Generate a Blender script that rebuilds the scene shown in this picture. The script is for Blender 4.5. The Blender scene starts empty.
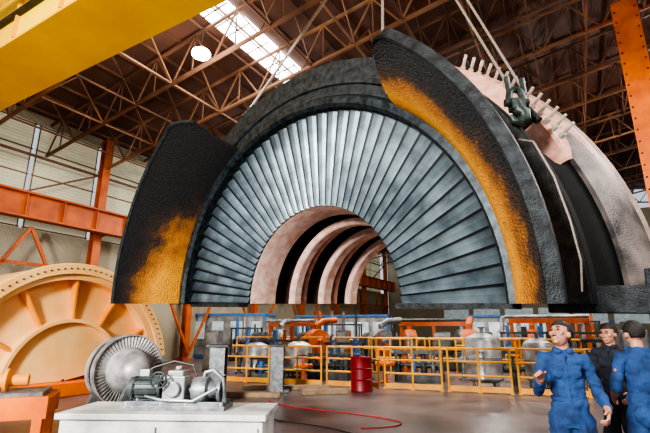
import bpy, bmesh, math, random
from mathutils import Vector, Matrix, Euler
random.seed(4)
scene=bpy.context.scene
COL=scene.collection
rad=math.radians
V=Vector

# ------------------------------------------------------------------ materials
def mat(name,c1,c2=None,rough=0.6,metal=0.0,scale=4.0,bump=0.0,bscale=None,detail=4,lo=0.35,hi=0.65,emit=None,estr=0.0):
    m=bpy.data.materials.new(name); m.use_nodes=True
    nt=m.node_tree; N=nt.nodes; L=nt.links
    b=N["Principled BSDF"]
    b.inputs["Roughness"].default_value=rough; b.inputs["Metallic"].default_value=metal
    tc=N.new("ShaderNodeTexCoord")
    no=N.new("ShaderNodeTexNoise"); no.inputs["Scale"].default_value=scale; no.inputs["Detail"].default_value=detail
    L.new(tc.outputs["Object"],no.inputs["Vector"])
    cr=N.new("ShaderNodeValToRGB")
    cr.color_ramp.elements[0].position=lo; cr.color_ramp.elements[1].position=hi
    cr.color_ramp.elements[0].color=(*c1,1); cr.color_ramp.elements[1].color=(*(c2 or [x*0.8 for x in c1]),1)
    L.new(no.outputs["Fac"],cr.inputs["Fac"]); L.new(cr.outputs["Color"],b.inputs["Base Color"])
    if bump>0:
        n2=N.new("ShaderNodeTexNoise"); n2.inputs["Scale"].default_value=bscale or scale*6; n2.inputs["Detail"].default_value=5
        L.new(tc.outputs["Object"],n2.inputs["Vector"])
        bp=N.new("ShaderNodeBump"); bp.inputs["Strength"].default_value=bump; bp.inputs["Distance"].default_value=0.03
        L.new(n2.outputs["Fac"],bp.inputs["Height"]); L.new(bp.outputs["Normal"],b.inputs["Normal"])
    if emit:
        b.inputs["Emission Color"].default_value=(*emit,1); b.inputs["Emission Strength"].default_value=estr
    return m

M_black=mat("sooty_black_steel",(0.003,0.004,0.005),(0.015,0.019,0.021),0.5,0.1,5,0.6,60)
M_blackmatte=mat("matte_black_soot",(0.002,0.002,0.002),(0.006,0.006,0.007),0.85,0.0,5,0.3,60)
M_black2=mat("dark_scaled_steel",(0.006,0.008,0.009),(0.035,0.043,0.047),0.5,0.2,8,0.7,45)
M_rim=mat("dark_machined_steel",(0.008,0.011,0.013),(0.045,0.06,0.07),0.4,0.4,10,0.2,80)
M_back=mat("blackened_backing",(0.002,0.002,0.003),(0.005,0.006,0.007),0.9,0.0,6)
M_salmon=mat("salmon_primer_steel",(0.50,0.22,0.15),(0.72,0.42,0.32),0.5,0.05,6,0.15,40)
M_cream=mat("cream_pink_primer",(0.60,0.36,0.28),(0.82,0.62,0.54),0.5,0.05,5,0.1,40,detail=8)
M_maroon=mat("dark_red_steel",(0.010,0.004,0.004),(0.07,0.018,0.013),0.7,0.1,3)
M_flange=mat("soot_stained_pinkish_steel",(0.025,0.025,0.027),(0.34,0.28,0.25),0.45,0.2,1.1,0.35,40,detail=12,lo=.38,hi=.66)
M_backshell=mat("grey_salmon_shell",(0.20,0.15,0.125),(0.48,0.35,0.29),0.5,0.15,2,0.2,30,detail=9)
M_stud=mat("pale_steel_stud",(0.45,0.38,0.33),(0.66,0.57,0.50),0.4,0.3,9)
M_orange=mat("orange_paint",(0.84,0.19,0.010),(0.62,0.12,0.006),0.5,0,2,0.05,20)
M_orange2=mat("orange_beam_paint",(0.50,0.11,0.012),(0.32,0.06,0.010),0.55,0,1.5)
M_cover=mat("orange_cover_paint",(0.92,0.38,0.05),(0.80,0.26,0.025),0.5,0,1.3,0.08,12)
M_coverpale=mat("pale_orange_cover_paint",(0.92,0.58,0.24),(0.86,0.44,0.12),0.5,0,1.0,0.08,12)
M_yellow=mat("crane_yellow_paint",(1.0,0.66,0.01),(0.92,0.52,0.008),0.45,0,0.6)
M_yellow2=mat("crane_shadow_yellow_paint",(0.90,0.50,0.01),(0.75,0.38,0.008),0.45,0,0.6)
M_rail=mat("safety_yellow_orange",(0.86,0.42,0.03),(0.70,0.27,0.02),0.5,0,3)
M_truss=mat("tan_truss_steel",(0.32,0.17,0.09),(0.17,0.08,0.04),0.6,0.1,0.7)
M_purlin=mat("brown_purlin_steel",(0.18,0.085,0.047),(0.09,0.04,0.022),0.6,0.1,0.7)
M_silver=mat("silver_steel",(0.20,0.21,0.215),(0.45,0.46,0.46),0.4,0.5,3,detail=8)
M_rotor=mat("worn_rotor_steel",(0.24,0.23,0.22),(0.55,0.53,0.51),0.45,0.3,4)
M_white=mat("worn_white_paint",(0.62,0.62,0.58),(0.30,0.30,0.28),0.55,0,3,0.1,30,detail=9)
M_white2=mat("grimy_cabin_paint",(0.30,0.31,0.30),(0.13,0.14,0.14),0.6,0,2,0.1,30,detail=9)
M_grey=mat("machine_grey",(0.10,0.11,0.12),(0.24,0.25,0.26),0.45,0.4,8,0.1,40)
M_dgrey=mat("dark_stand_grey",(0.025,0.033,0.033),(0.07,0.083,0.083),0.5,0.2,5)
M_red=mat("red_drum_paint",(0.28,0.010,0.016),(0.17,0.008,0.012),0.45,0,4)
M_redhose=mat("red_rubber",(0.35,0.03,0.03),None,0.5)
M_rope=mat("steel_wire_rope",(0.20,0.17,0.14),(0.36,0.31,0.26),0.5,0.3,60)
M_green=mat("dark_green_hook",(0.012,0.020,0.017),(0.045,0.06,0.052),0.45,0.3,8)
M_blue=mat("cabin_blue_paint",(0.03,0.11,0.28),(0.05,0.16,0.36),0.5)
M_glasspale=mat("pale_window_glass",(0.25,0.33,0.37),(0.50,0.58,0.60),0.2,0,2,emit=(0.7,0.85,0.9),estr=0.12)
M_skin=mat("skin",(0.46,0.23,0.15),(0.38,0.18,0.115),0.5,0,12)
M_hair=mat("black_hair",(0.010,0.008,0.007),(0.025,0.02,0.017),0.6,0,60,0.5,90)
M_cover_blue=mat("blue_work_cloth",(0.020,0.068,0.20),(0.006,0.022,0.075),0.85,0,7,1.0,7,lo=0.3,hi=0.7,detail=8)
M_dark_cloth=mat("dark_navy_cloth",(0.010,0.013,0.022),(0.022,0.026,0.036),0.85,0,5,0.6,9)
M_boot=mat("black_leather",(0.015,0.013,0.012),None,0.4)
M_eye=mat("dark_eye",(0.01,0.008,0.006),None,0.2)
M_wood=mat("weathered_timber",(0.22,0.14,0.075),(0.34,0.23,0.13),0.7,0,6)
M_bulb=mat("glowing_bulb",(1,1,1),None,0.5,emit=(.93,.96,1),estr=60)

def floor_mat():
    return mat("worn_concrete_floor",(0.050,0.038,0.040),(0.17,0.128,0.128),0.32,0,0.9,0.08,14,detail=11,lo=0.33,hi=0.66)
def corr_mat(name,ca,cb,scale,axis="X",rough=0.6,emit=None,es=0):
    m=bpy.data.materials.new(name); m.use_nodes=True
    N=m.node_tree.nodes; L=m.node_tree.links; b=N["Principled BSDF"]; b.inputs["Roughness"].default_value=rough
    tc=N.new("ShaderNodeTexCoord"); w=N.new("ShaderNodeTexWave"); w.bands_direction=axis
    w.inputs["Scale"].default_value=scale; w.inputs["Distortion"].default_value=0.0
    L.new(tc.outputs["Object"],w.inputs["Vector"])
    no=N.new("ShaderNodeTexNoise"); no.inputs["Scale"].default_value=0.5; no.inputs["Detail"].default_value=6
    L.new(tc.outputs["Object"],no.inputs["Vector"])
    mx=N.new("ShaderNodeMath"); mx.operation='MULTIPLY_ADD'; mx.inputs[1].default_value=0.35
    L.new(w.outputs["Fac"],mx.inputs[0]); L.new(no.outputs["Fac"],mx.inputs[2])
    cr=N.new("ShaderNodeValToRGB"); cr.color_ramp.elements[0].position=0.35; cr.color_ramp.elements[1].position=0.95
    cr.color_ramp.elements[0].color=(*ca,1); cr.color_ramp.elements[1].color=(*cb,1)
    L.new(mx.outputs[0],cr.inputs["Fac"]); L.new(cr.outputs["Color"],b.inputs["Base Color"])
    bp=N.new("ShaderNodeBump"); bp.inputs["Strength"].default_value=0.6; bp.inputs["Distance"].default_value=0.04
    L.new(w.outputs["Fac"],bp.inputs["Height"]); L.new(bp.outputs["Normal"],b.inputs["Normal"])
    if emit: b.inputs["Emission Color"].default_value=(*emit,1); b.inputs["Emission Strength"].default_value=es
    return m
M_roof=corr_mat("dark_red_roof_sheet",(0.060,0.022,0.013),(0.15,0.06,0.034),6,"X")
M_wall=corr_mat("beige_wall_sheet",(0.26,0.22,0.15),(0.44,0.40,0.29),6,"Y")
M_panel=corr_mat("frosted_window_panel",(0.30,0.29,0.20),(0.50,0.48,0.35),2.2,"Z",emit=(0.80,0.78,0.56),es=0.14)
M_sky=mat("daylit_skylight_sheet",(0.9,0.9,0.9),None,0.5,emit=(1,0.98,0.93),estr=10)

def nodes_of(m): return m.node_tree.nodes,m.node_tree.links
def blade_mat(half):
    m=bpy.data.materials.new("worn_shaded_blade_steel"); m.use_nodes=True
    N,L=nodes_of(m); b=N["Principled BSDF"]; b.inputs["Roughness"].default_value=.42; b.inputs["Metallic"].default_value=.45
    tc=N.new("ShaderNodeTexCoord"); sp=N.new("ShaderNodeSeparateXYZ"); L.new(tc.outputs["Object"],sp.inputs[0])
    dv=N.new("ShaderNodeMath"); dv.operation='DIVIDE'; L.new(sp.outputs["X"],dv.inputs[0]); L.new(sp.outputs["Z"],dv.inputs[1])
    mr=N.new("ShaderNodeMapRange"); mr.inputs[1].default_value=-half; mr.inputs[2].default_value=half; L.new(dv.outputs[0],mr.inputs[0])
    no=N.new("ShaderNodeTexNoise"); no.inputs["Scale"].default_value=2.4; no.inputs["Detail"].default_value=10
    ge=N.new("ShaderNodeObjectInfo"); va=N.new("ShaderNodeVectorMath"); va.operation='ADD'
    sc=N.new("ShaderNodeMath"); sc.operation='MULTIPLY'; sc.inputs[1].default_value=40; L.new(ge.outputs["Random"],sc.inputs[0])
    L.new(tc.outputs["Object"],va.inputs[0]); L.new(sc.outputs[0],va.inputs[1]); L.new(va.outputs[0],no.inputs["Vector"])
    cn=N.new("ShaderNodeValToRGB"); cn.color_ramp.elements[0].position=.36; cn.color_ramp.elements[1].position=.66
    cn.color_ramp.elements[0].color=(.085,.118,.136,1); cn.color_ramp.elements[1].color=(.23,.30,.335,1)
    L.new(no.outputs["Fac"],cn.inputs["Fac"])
    cr=N.new("ShaderNodeValToRGB"); e=cr.color_ramp.elements  # ramp paints a shadow edge rising to a lit edge across each blade
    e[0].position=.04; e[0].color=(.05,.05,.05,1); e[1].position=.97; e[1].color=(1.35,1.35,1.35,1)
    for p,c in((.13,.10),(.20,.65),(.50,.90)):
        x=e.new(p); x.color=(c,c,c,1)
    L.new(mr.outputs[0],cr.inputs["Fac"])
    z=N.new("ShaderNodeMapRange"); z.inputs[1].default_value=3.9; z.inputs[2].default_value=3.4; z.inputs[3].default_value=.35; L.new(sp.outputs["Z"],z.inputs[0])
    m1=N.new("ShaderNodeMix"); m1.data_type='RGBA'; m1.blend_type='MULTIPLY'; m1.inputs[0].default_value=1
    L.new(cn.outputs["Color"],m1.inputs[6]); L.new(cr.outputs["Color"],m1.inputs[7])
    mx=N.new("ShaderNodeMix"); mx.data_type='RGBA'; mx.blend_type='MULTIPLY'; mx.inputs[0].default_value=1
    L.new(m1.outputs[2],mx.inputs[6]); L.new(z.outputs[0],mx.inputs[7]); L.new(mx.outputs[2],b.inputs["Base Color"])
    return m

def rust_mat(name,side):
    m=bpy.data.materials.new(name); m.use_nodes=True
    N,L=nodes_of(m); b=N["Principled BSDF"]
    b.inputs["Roughness"].default_value=0.65; b.inputs["Metallic"].default_value=0.1
    tc=N.new("ShaderNodeTexCoord"); sp=N.new("ShaderNodeSeparateXYZ"); L.new(tc.outputs["Object"],sp.inputs[0])
    def mr(out,a,bb,c=0,d=1):
        n=N.new("ShaderNodeMapRange"); n.inputs[1].default_value=a; n.inputs[2].default_value=bb
        n.inputs[3].default_value=c; n.inputs[4].default_value=d
        L.new(out,n.inputs[0]); return n.outputs[0]
    no=N.new("ShaderNodeTexNoise"); no.inputs["Scale"].default_value=1.1; no.inputs["Detail"].default_value=12; no.inputs["Roughness"].default_value=0.75
    L.new(tc.outputs["Object"],no.inputs["Vector"])
    def op(o,a,bv):
        n=N.new("ShaderNodeMath"); n.operation=o
        for i,x in enumerate((a,bv)):
            if isinstance(x,(int,float)): n.inputs[i].default_value=x
            else: L.new(x,n.inputs[i])
        return n.outputs[0]
    if side>0:
        f=op('ADD',mr(sp.outputs["Y"],-1.40,-0.45),mr(sp.outputs["Z"],3.9,0.3,-.10,.38))
    else:
        f=op('MULTIPLY',mr(sp.outputs["Z"],3.3,0.6,0,.95),mr(sp.outputs["Y"],-1.6,-0.6))
    f=op('ADD',f,op('MULTIPLY',op('SUBTRACT',no.outputs["Fac"],0.5),.9))
    cr=N.new("ShaderNodeValToRGB"); e=cr.color_ramp.elements
    e[0].position=0.25; e[0].color=(0.010,0.010,0.010,1); e[1].position=0.90; e[1].color=(0.90,0.40,0.035,1)
    x=e.new(0.44); x.color=(0.05,0.024,0.013,1)
    x=e.new(0.64); x.color=(0.48,0.18,0.024,1)
    L.new(f,cr.inputs["Fac"]); L.new(cr.outputs["Color"],b.inputs["Base Color"])
    n2=N.new("ShaderNodeTexNoise"); n2.inputs["Scale"].default_value=30; n2.inputs["Detail"].default_value=8
    L.new(tc.outputs["Object"],n2.inputs["Vector"])
    bp=N.new("ShaderNodeBump"); bp.inputs["Strength"].default_value=1.0; bp.inputs["Distance"].default_value=0.09
    L.new(n2.outputs["Fac"],bp.inputs["Height"]); L.new(bp.outputs["Normal"],b.inputs["Normal"])
    return m
M_rustR=rust_mat("rusted_flow_guide_a",1); M_rustL=rust_mat("rusted_flow_guide_b",-1)

# ------------------------------------------------------------------ mesh tools
class MB:
    def __init__(s): s.bm=bmesh.new()
    def quadstrip(s,rings,closed_u=True,caps=True):
        vs=[[s.bm.verts.new(p) for p in r] for r in rings]
        n=len(vs[0])
        for a,b in zip(vs,vs[1:]):
            for i in range(n if closed_u else n-1):
                j=(i+1)%n
                try: s.bm.faces.new((a[i],a[j],b[j],b[i]))
                except ValueError: pass
        if caps and closed_u:
            try:
                s.bm.faces.new(list(reversed(vs[0]))); s.bm.faces.new(vs[-1])
            except ValueError: pass
        return s
    def box(s,c,size,rot=None):
        c=V(c); hx,hy,hz=[x/2 for x in size]
        pts=[V((x,y,z)) for z in(-hz,hz) for x,y in((-hx,-hy),(hx,-hy),(hx,hy),(-hx,hy))]
        if rot: pts=[rot@p for p in pts]
        pts=[p+c for p in pts]
        return s.quadstrip([pts[:4],pts[4:]])
    def beam(s,p0,p1,w,h,up=(0,0,1)):
        p0=V(p0);p1=V(p1); d=(p1-p0).normalized(); up=V(up)
        if abs(d.dot(up))>0.98: up=V((0,1,0)) if abs(d.y)<0.9 else V((1,0,0))
        a=d.cross(up).normalized(); b=a.cross(d).normalized()
        r=lambda p:[p-a*w/2-b*h/2,p+a*w/2-b*h/2,p+a*w/2+b*h/2,p-a*w/2+b*h/2]
        return s.quadstrip([r(p0),r(p1)])
    def cyl(s,p0,p1,r0,r1=None,seg=20,caps=True):
        if r1 is None:r1=r0
        return s.sweep([(p0,r0),(p1,r1)],seg,caps)
    def sweep(s,pr,seg=12,caps=True):
        pts=[V(p) for p,_ in pr]; rings=[]; a=None
        for i,(p,r) in enumerate(pr):
            p=V(p)
            d=(pts[min(i+1,len(pts)-1)]-pts[max(i-1,0)]).normalized()
            if a is None:
                up=V((0,0,1)) if abs(d.z)<0.9 else V((1,0,0))
                a=d.cross(up).normalized()
            else: a=(a-d*a.dot(d)).normalized()
            b=a.cross(d).normalized()
            rings.append([p+(a*math.cos(t)+b*math.sin(t))*r for t in [2*math.pi*k/seg for k in range(seg)]])
        return s.quadstrip(rings,True,caps)
    def axial(s,origin,axis,prof,seg=32):
        """stepped body of revolution: prof=[(dist,r)]"""
        o=V(origin);ax=V(axis).normalized()
        up=V((0,0,1)) if abs(ax.z)<0.9 else V((1,0,0))
        a=ax.cross(up).normalized(); b=a.cross(ax)
        rings=[[o+ax*d+(a*math.cos(2*math.pi*k/seg)+b*math.sin(2*math.pi*k/seg))*max(r,0.001) for k in range(seg)] for d,r in prof]
        return s.quadstrip(rings,True,True)
    def ell(s,c,r,u=14,v=10,rot=None):
        c=V(c)
        if isinstance(r,(int,float)): r=(r,r,r)
        m=Matrix.Translation(c)@(rot.to_4x4() if rot else Matrix())@Matrix.Diagonal((*r,1))
        bmesh.ops.create_uvsphere(s.bm,u_segments=u,v_segments=v,radius=1,matrix=m); return s
    def capsule(s,p0,r0,p1,r1):
        s.ell(p0,r0,12,8); s.ell(p1,r1,12,8); s.cyl(p0,p1,r0,r1,12); return s
    def rev(s,prof,f0,f1,n,S=1.0,closed=True):
        """half ring about local Y; prof=[(r,d)], angle 0=top, + toward +X"""
        rings=[]
        for i in range(n+1):
            f=rad(f0+(f1-f0)*i/n)
            rings.append([V((r*math.sin(f),d,r*math.cos(f)))*S for r,d in prof])
        return s.quadstrip(rings,closed,closed)
    def mesh(s,name,smooth=False):
        bmesh.ops.recalc_face_normals(s.bm,faces=s.bm.faces)
        me=bpy.data.meshes.new(name); s.bm.to_mesh(me); s.bm.free()
        if smooth: 
            for p in me.polygons:p.use_smooth=True
            try: me.set_sharp_from_angle(angle=rad(35))
            except Exception: pass
        return me

def add(name,me,m=None,parent=None,loc=None,label=None,cat=None,group=None,kind=None,rot=None,bevel=0):
    o=bpy.data.objects.new(name,me)
    if m is not None and me is not None and len(me.materials)==0: me.materials.append(m)
    COL.objects.link(o)
    if parent: o.parent=parent
    if loc is not None:o.location=loc
    if rot is not None:o.rotation_euler=rot
    if label:o["label"]=label
    if cat:o["category"]=cat
    if group:o["group"]=group
    if kind:o["kind"]=kind
    if bevel:
        b=o.modifiers.new("bevel","BEVEL"); b.width=bevel; b.segments=2; b.limit_method='ANGLE'
    return o
def solo(name,mb,m,label,cat,group=None,kind=None,smooth=False,bevel=0,keep=False):
    me=mb.mesh(name,smooth)
    if not keep:
        xs=[v.co for v in me.vertices]
        c=V(((min(p.x for p in xs)+max(p.x for p in xs))/2,(min(p.y for p in xs)+max(p.y for p in xs))/2,min(p.z for p in xs)))
        me.transform(Matrix.Translation(-c))
    else: c=V((0,0,0))
    return add(name,me,m,loc=c,label=label,cat=cat,group=group,kind=kind,bevel=bevel)
def empty(name,loc,label,cat,group=None,rot=None):
    return add(name,None,loc=loc,label=label,cat=cat,group=group,rot=rot)
def copytree(o,loc,rz=None,group=None):
    n=o.copy(); COL.objects.link(n); n.location=loc
    if rz is not None:n.rotation_euler=(0,0,rz)
    def rec(a,b):
        for c in a.children:
            k=c.copy(); COL.objects.link(k); k.parent=b; rec(c,k)
    rec(o,n); return n

# hall frame: k across, h along
def H(k,h,z=0): return V((0.866*k+0.5*h,-0.5*k+0.866*h,z))
def roofz(k): return 11+(k+20)*0.15 if k<6 else 14.9-(k-6)*0.15
HROT=-rad(30)

# ------------------------------------------------------------------ room
mb=MB(); p=[H(-20,-14),H(30,-14),H(30,50),H(-20,50)]
mb.quadstrip([[q+V((0,0,-0.2)) for q in p],p])
solo("floor",mb,floor_mat(),"mauve-grey worn concrete shop floor","floor",kind="structure",keep=True)
mb=MB(); 
for k0,k1 in((-20,6),(6,30)):
    a=[H(k0,2,roofz(k0)),H(k1,2,roofz(k1)),H(k1,50,roofz(k1)),H(k0,50,roofz(k0))]
    mb.quadstrip([a,[q+V((0,0,0.15)) for q in a]])
o=solo("ceiling",mb,M_roof,"dark reddish-brown corrugated roof sheeting","ceiling",kind="structure",keep=True)
me=o.data; me.transform(Matrix.Rotation(-HROT,4,'Z')); o.rotation_euler=(0,0,HROT)
def hallobj(name,mb,m,label,cat,**kw):
    me=mb.mesh(name); return add(name,me,m,label=label,cat=cat,rot=(0,0,HROT),**kw)
mb=MB(); mb.box((-20.2,22,2.9),(0.2,56,5.8)); mb.box((-20.2,22,10.85),(0.2,56,0.5))
hallobj("wall_left",mb,M_wall,"beige corrugated industrial wall cladding","wall",kind="structure")
mb=MB(); mb.box((5,50.1,6.5),(50,0.2,13))
hallobj("wall_back",mb,M_wall,"beige corrugated end wall","wall",kind="structure")
mb=MB(); mb.box((30.1,22,5.6),(0.2,56,11.2))
hallobj("wall_right",mb,M_wall,"beige corrugated side wall","wall",kind="structure")
wn=1
for i in range(-1,16):
    h0=3*i
    mb=MB(); mb.box((-20.15,h0+1.5,8.2),(0.06,2.8,4.8))
    hallobj("window_%d"%wn,mb,M_panel,"tall frosted beige-green wall panel","window",kind="structure")
    mb=MB()
    for j in(0,4): mb.box((-20.10,h0+0.12+j*0.69,8.2),(0.02,0.04,4.8))
    for j in range(5): mb.box((-20.09,h0+1.5,5.85+j*1.17),(0.03,2.9,0.05))
    hallobj("trim_%d"%wn,mb,M_purlin,"brown steel panel rails","window frame",kind="structure"); wn+=1
mb=MB(); z0,z1=roofz(-10.3),roofz(-9.2)
a=[V((-10.3,8.0,z0-.06)),V((-9.2,8.0,z1-.06)),V((-9.2,15.2,z1-.06)),V((-10.3,15.2,z0-.06))]
mb.quadstrip([a,[q+V((0,0,.03)) for q in a]])
hallobj("window_%d"%wn,mb,M_sky,"bright translucent roof skylight strip","skylight",kind="structure")
mb=MB()
for j in range(13): mb.beam((-10.3,8+j*.6,z0-.1),(-9.2,8+j*.6,z1-.1),.05,.04)
mb.beam((-9.75,8,(z0+z1)/2-.1),(-9.75,15.2,(z0+z1)/2-.1),.05,.04)
hallobj("trim_%d"%wn,mb,M_purlin,"steel glazing bars of the skylight","window frame",kind="structure"); wn+=1
for i in range(12):
    mb=MB(); mb.box((-12+3.2*i,49.95,3.0),(2.7,.08,1.6)); hallobj("window_%d"%wn,mb,M_glasspale,"pale horizontal window in the end wall","window",kind="structure"); wn+=1

for h in(0,6,12,18,24,30,36,42,48):
    mb=MB()
    for dx in(-.16,.16): mb.box((dx,0,5.4),(.05,.38,10.8))
    mb.box((0,0,5.4),(.32,.06,10.8)); mb.box((0,0,.05),(.8,.8,.1))
    me=mb.mesh("steel_column"); add("steel_column",me,M_orange2,loc=H(-19.5,h),rot=(0,0,HROT),label="orange-brown painted steel I-section wall column",cat="column",group="wall columns")
mb=MB(); mb.box((0,0,0),(.08,50,1.0)); mb.box((0,0,.5),(.5,50,.08)); mb.box((0,0,-.5),(.5,50,.08))
for j in range(34): mb.box((0.1,-24.5+j*1.5,0),(.14,.04,.94))
me=mb.mesh("crane_runway_beam"); add("crane_runway_beam",me,M_orange2,loc=H(-18.9,24,6.5),rot=(0,0,HROT),label="long orange crane runway girder along the wall",cat="beam")
for i in range(8):
    h0=i*6
    mb=MB(); mb.beam((0,0,.3),(0,3,5.7),.10,.13); mb.beam((0,6,.3),(0,3,5.7),.10,.13); mb.beam((0,0.2,4.2),(0,5.8,4.2),.1,.13)
    me=mb.mesh("wall_brace"); add("wall_brace",me,M_orange2,loc=H(-19.15,h0),rot=(0,0,HROT),label="orange inverted-V steel wall bracing",cat="brace",group="wall braces")
    mb=MB(); mb.beam((0,0.2,5.9),(0,5.8,8.9),.08,.08); mb.beam((0,0.2,8.9),(0,5.8,8.9),.10,.10)
    me=mb.mesh("window_brace"); add("window_brace",me,M_purlin,loc=H(-19.6,h0),rot=(0,0,HROT),label="brown diagonal steel bracing before the panels",cat="brace",group="window braces")

TH=[7,9.5,12,14.5,17,20,23,26,29,32,36,40,44,48]
for i,h in enumerate(TH):
    mb=MB(); D=1.5; w=.055
    ks=[-20+1.0*j for j in range(50)]
    T=lambda k:V((k,h,roofz(k)-.3)); B=lambda k:V((k,h,roofz(k)-.3-D))
    mb.beam(T(-20),T(6),.10,.10); mb.beam(T(6),T(29),.10,.10); mb.beam(B(-20),B(6),.11,.11); mb.beam(B(6),B(29),.11,.11)
    for j in range(len(ks)-1):
        a,b=(T(ks[j]),B(ks[j+1])) if j%2 else (B(ks[j]),T(ks[j+1]))
        mb.beam(a,b,w,w)
        if j%2: mb.beam(T(ks[j]),B(ks[j]),w*.8,w*.8)
    hallobj("roof_truss",mb,M_truss if i%2==0 else M_purlin,"brown steel lattice roof truss with zigzag web","roof truss",group="roof trusses")
for i in range(45):
    k=-19.5+1.1*i
    mb=MB(); mb.box((k,26,roofz(k)-.11),(.05,48,.12))
    hallobj("roof_purlin",mb,M_purlin,"brown steel purlin under the roof sheets","purlin",group="roof purlins")
for i,k in enumerate([-18,-16,-14,-12,-7.5,-5.7,-3.9,-2.1,-.3,1.5,3.3,5.1,8,10,12,15,18]):
    mb=MB(); z=roofz(k)-1.8
    mb.beam((k,7,z),(k,48,z),.065,.065)
    for a,b in zip(TH,TH[1:]):
        mb.beam((k,a,z),(k,(a+b)/2,z+1.5),.045,.045); mb.beam((k,(a+b)/2,z+1.5),(k,b,z),.045,.045)
    hallobj("longitudinal_truss",mb,M_truss if i%2 else M_purlin,"steel lattice tie running along the roof","roof truss",group="longitudinal roof ties")

# yellow crane bridge girder
g=empty("bridge_crane",H(-7.6,5.1,8.0),"bright yellow overhead travelling crane box girder","crane",rot=(0,0,HROT))
mb=MB(); mb.box((0,-0.55,0.95),(22,1.3,1.8)); add("girder",mb.mesh("girder"),M_yellow,g)
mb=MB(); mb.box((0,-0.55,-0.03),(22,1.5,.06)); add("girder_flange",mb.mesh("girder_flange"),M_yellow2,g)
mb=MB(); mb.box((0,-1.26,.75),(22,.10,.12)); add("cable_rail",mb.mesh("cable_rail"),M_black,g)
mb=MB(); mb.box((0,-1.9,1.0),(22,.9,.10)); add("walkway",mb.mesh("walkway"),M_yellow,g,label="yellow service walkway along the girder")
for i in range(12):
    mb=MB(); mb.box((-10.5+i*1.9,-1.23,.95),(.06,.10,1.7)); add("web_stiffener",mb.mesh("w"),M_yellow2,g)

# right orange column
c=empty("main_column",H(2.60,16),"large orange riveted steel column of the hall","column",rot=(0,0,-rad(38)))
mb=MB(); mb.box((0,0,6.3),(.74,.08,12.6)); mb.box((0.02,.5,6.3),(.74,.08,12.6)); mb.box((-.34,.25,6.3),(.06,.5,12.6)); mb.box((.34,.25,6.3),(.06,.5,12.6))
add("column_shaft",mb.mesh("column_shaft"),M_orange,c)
mb=MB(); mb.box((0,.25,.1),(1.4,1.2,.2)); add("base_plate",mb.mesh("base_plate"),M_orange,c)
mb=MB()
for i in range(30):
    z=.6+i*.4
    for x in(-.29,.29): mb.cyl((x,-.07,z),(x,-.03,z),.028,seg=8)
add("rivet",mb.mesh("rivet"),M_black,c,kind="stuff",label="small dark rivets in two rows")

def lamp(loc):
    l=empty("high_bay_lamp",loc,"glowing high-bay lamp hanging from roof truss","lamp",group="high bay lamps")
    mb=MB(); mb.axial((0,0,0),(0,0,1),[(0,.27),(.02,.28),(.12,.16),(.22,.09),(.24,.05)],24); add("lamp_shade",mb.mesh("s",True),M_dgrey,l)
    mb=MB(); mb.ell((0,0,-.02),(.30,.30,.15)); add("bulb",mb.mesh("b",True),M_bulb,l)
    mb=MB(); mb.cyl((0,0,.22),(0,0,1.0),.012,seg=6); add("hanger",mb.mesh("h"),M_black,l)
    d=bpy.data.lights.new("lamp_light","POINT"); d.energy=400; d.shadow_soft_size=.3; d.color=(1,.95,.88)
    o=bpy.data.objects.new("lamp_light",d); COL.objects.link(o); o.parent=l; o.location=(0,0,-.6)
lamp((-4.0,12.2,10.25))
for k,h in((-13.1,18.5),(-3,24.5),(6,24.5),(-6,34),(9.2,15.7)): lamp(H(k,h,roofz(k)-2.95))

# ------------------------------------------------------------------ suspended turbine casing
S=8.5
u=V((.766,-.643,-.0373)).normalized(); n=V((.643,.766,.0444)); n=(n-u*n.dot(u)).normalized(); w=u.cross(n)
R3=Matrix((u,n,w)).transposed()
TC=V((-.0545*S,S,1.6+.058*S))
TM=Matrix.Translation(TC)@R3.to_4x4()
def T(f,r,d): 
    f=rad(f); return TM@(V((r*math.sin(f),d,r*math.cos(f)))*S)
tb=empty("turbine_casing",TC,"black and steel half turbine casing hanging on wire ropes","turbine casing")
tb.rotation_euler=R3.to_euler()
mb=MB(); mb.rev([(.472,0),(.566,0),(.574,.006),(.577,.028),(.573,.036),(.562,.055),(.560,.08),(.566,.11),(.578,.14),(.34,.14),(.34,.085),(.472,.06)],-90,90,96,S)
add("outer_shell",mb.mesh("s",True),M_blackmatte,tb,label="soot-black curved outer shell")
mb=MB(); mb.rev([(.34,.1405),(.578,.1405),(.594,.158),(.598,.166),(.34,.166)],-90,90,96,S)
add("recess_disc",mb.mesh("s",True),M_blackmatte,tb,label="deep black rear section")
mb=MB(); mb.rev([(.598,.158),(.606,.154),(.612,.160),(.622,.170),(.630,.184),(.637,.200),(.642,.222),(.645,.240),(.640,.2455),(.34,.2455),(.34,.167),(.598,.167)],-90,90,96,S)
add("joint_flange",mb.mesh("s",True),M_flange,tb,label="pale soot-stained conical casing shell")
mb=MB(); mb.rev([(.30,.246),(.612,.246),(.646,.248),(.652,.256),(.652,.272),(.644,.28),(.636,.30),(.625,.36),(.60,.50),(.55,.53),(.30,.53)],-90,90,96,S)
add("rear_shell",mb.mesh("s",True),M_backshell,tb,label="greyish salmon rear casing shell")
mb=MB(); rings=[]
for i in range(41):
    fd=34+30*i/40; f=rad(fd); q=max(0,(fd-50)/14); d0=.098+.048*q*q; r0=.614-.012*q*q
    rings.append([V((r*math.sin(f),d,r*math.cos(f)))*S for r,d in((.555,d0),(r0-.006,d0),(r0,d0+.005),(r0+.004,.155),(.640,.203),(.555,.206))])
mb.quadstrip(rings); add("bolted_ledge",mb.mesh("s",True),M_salmon,tb,label="salmon primed bolted ledge")
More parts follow.
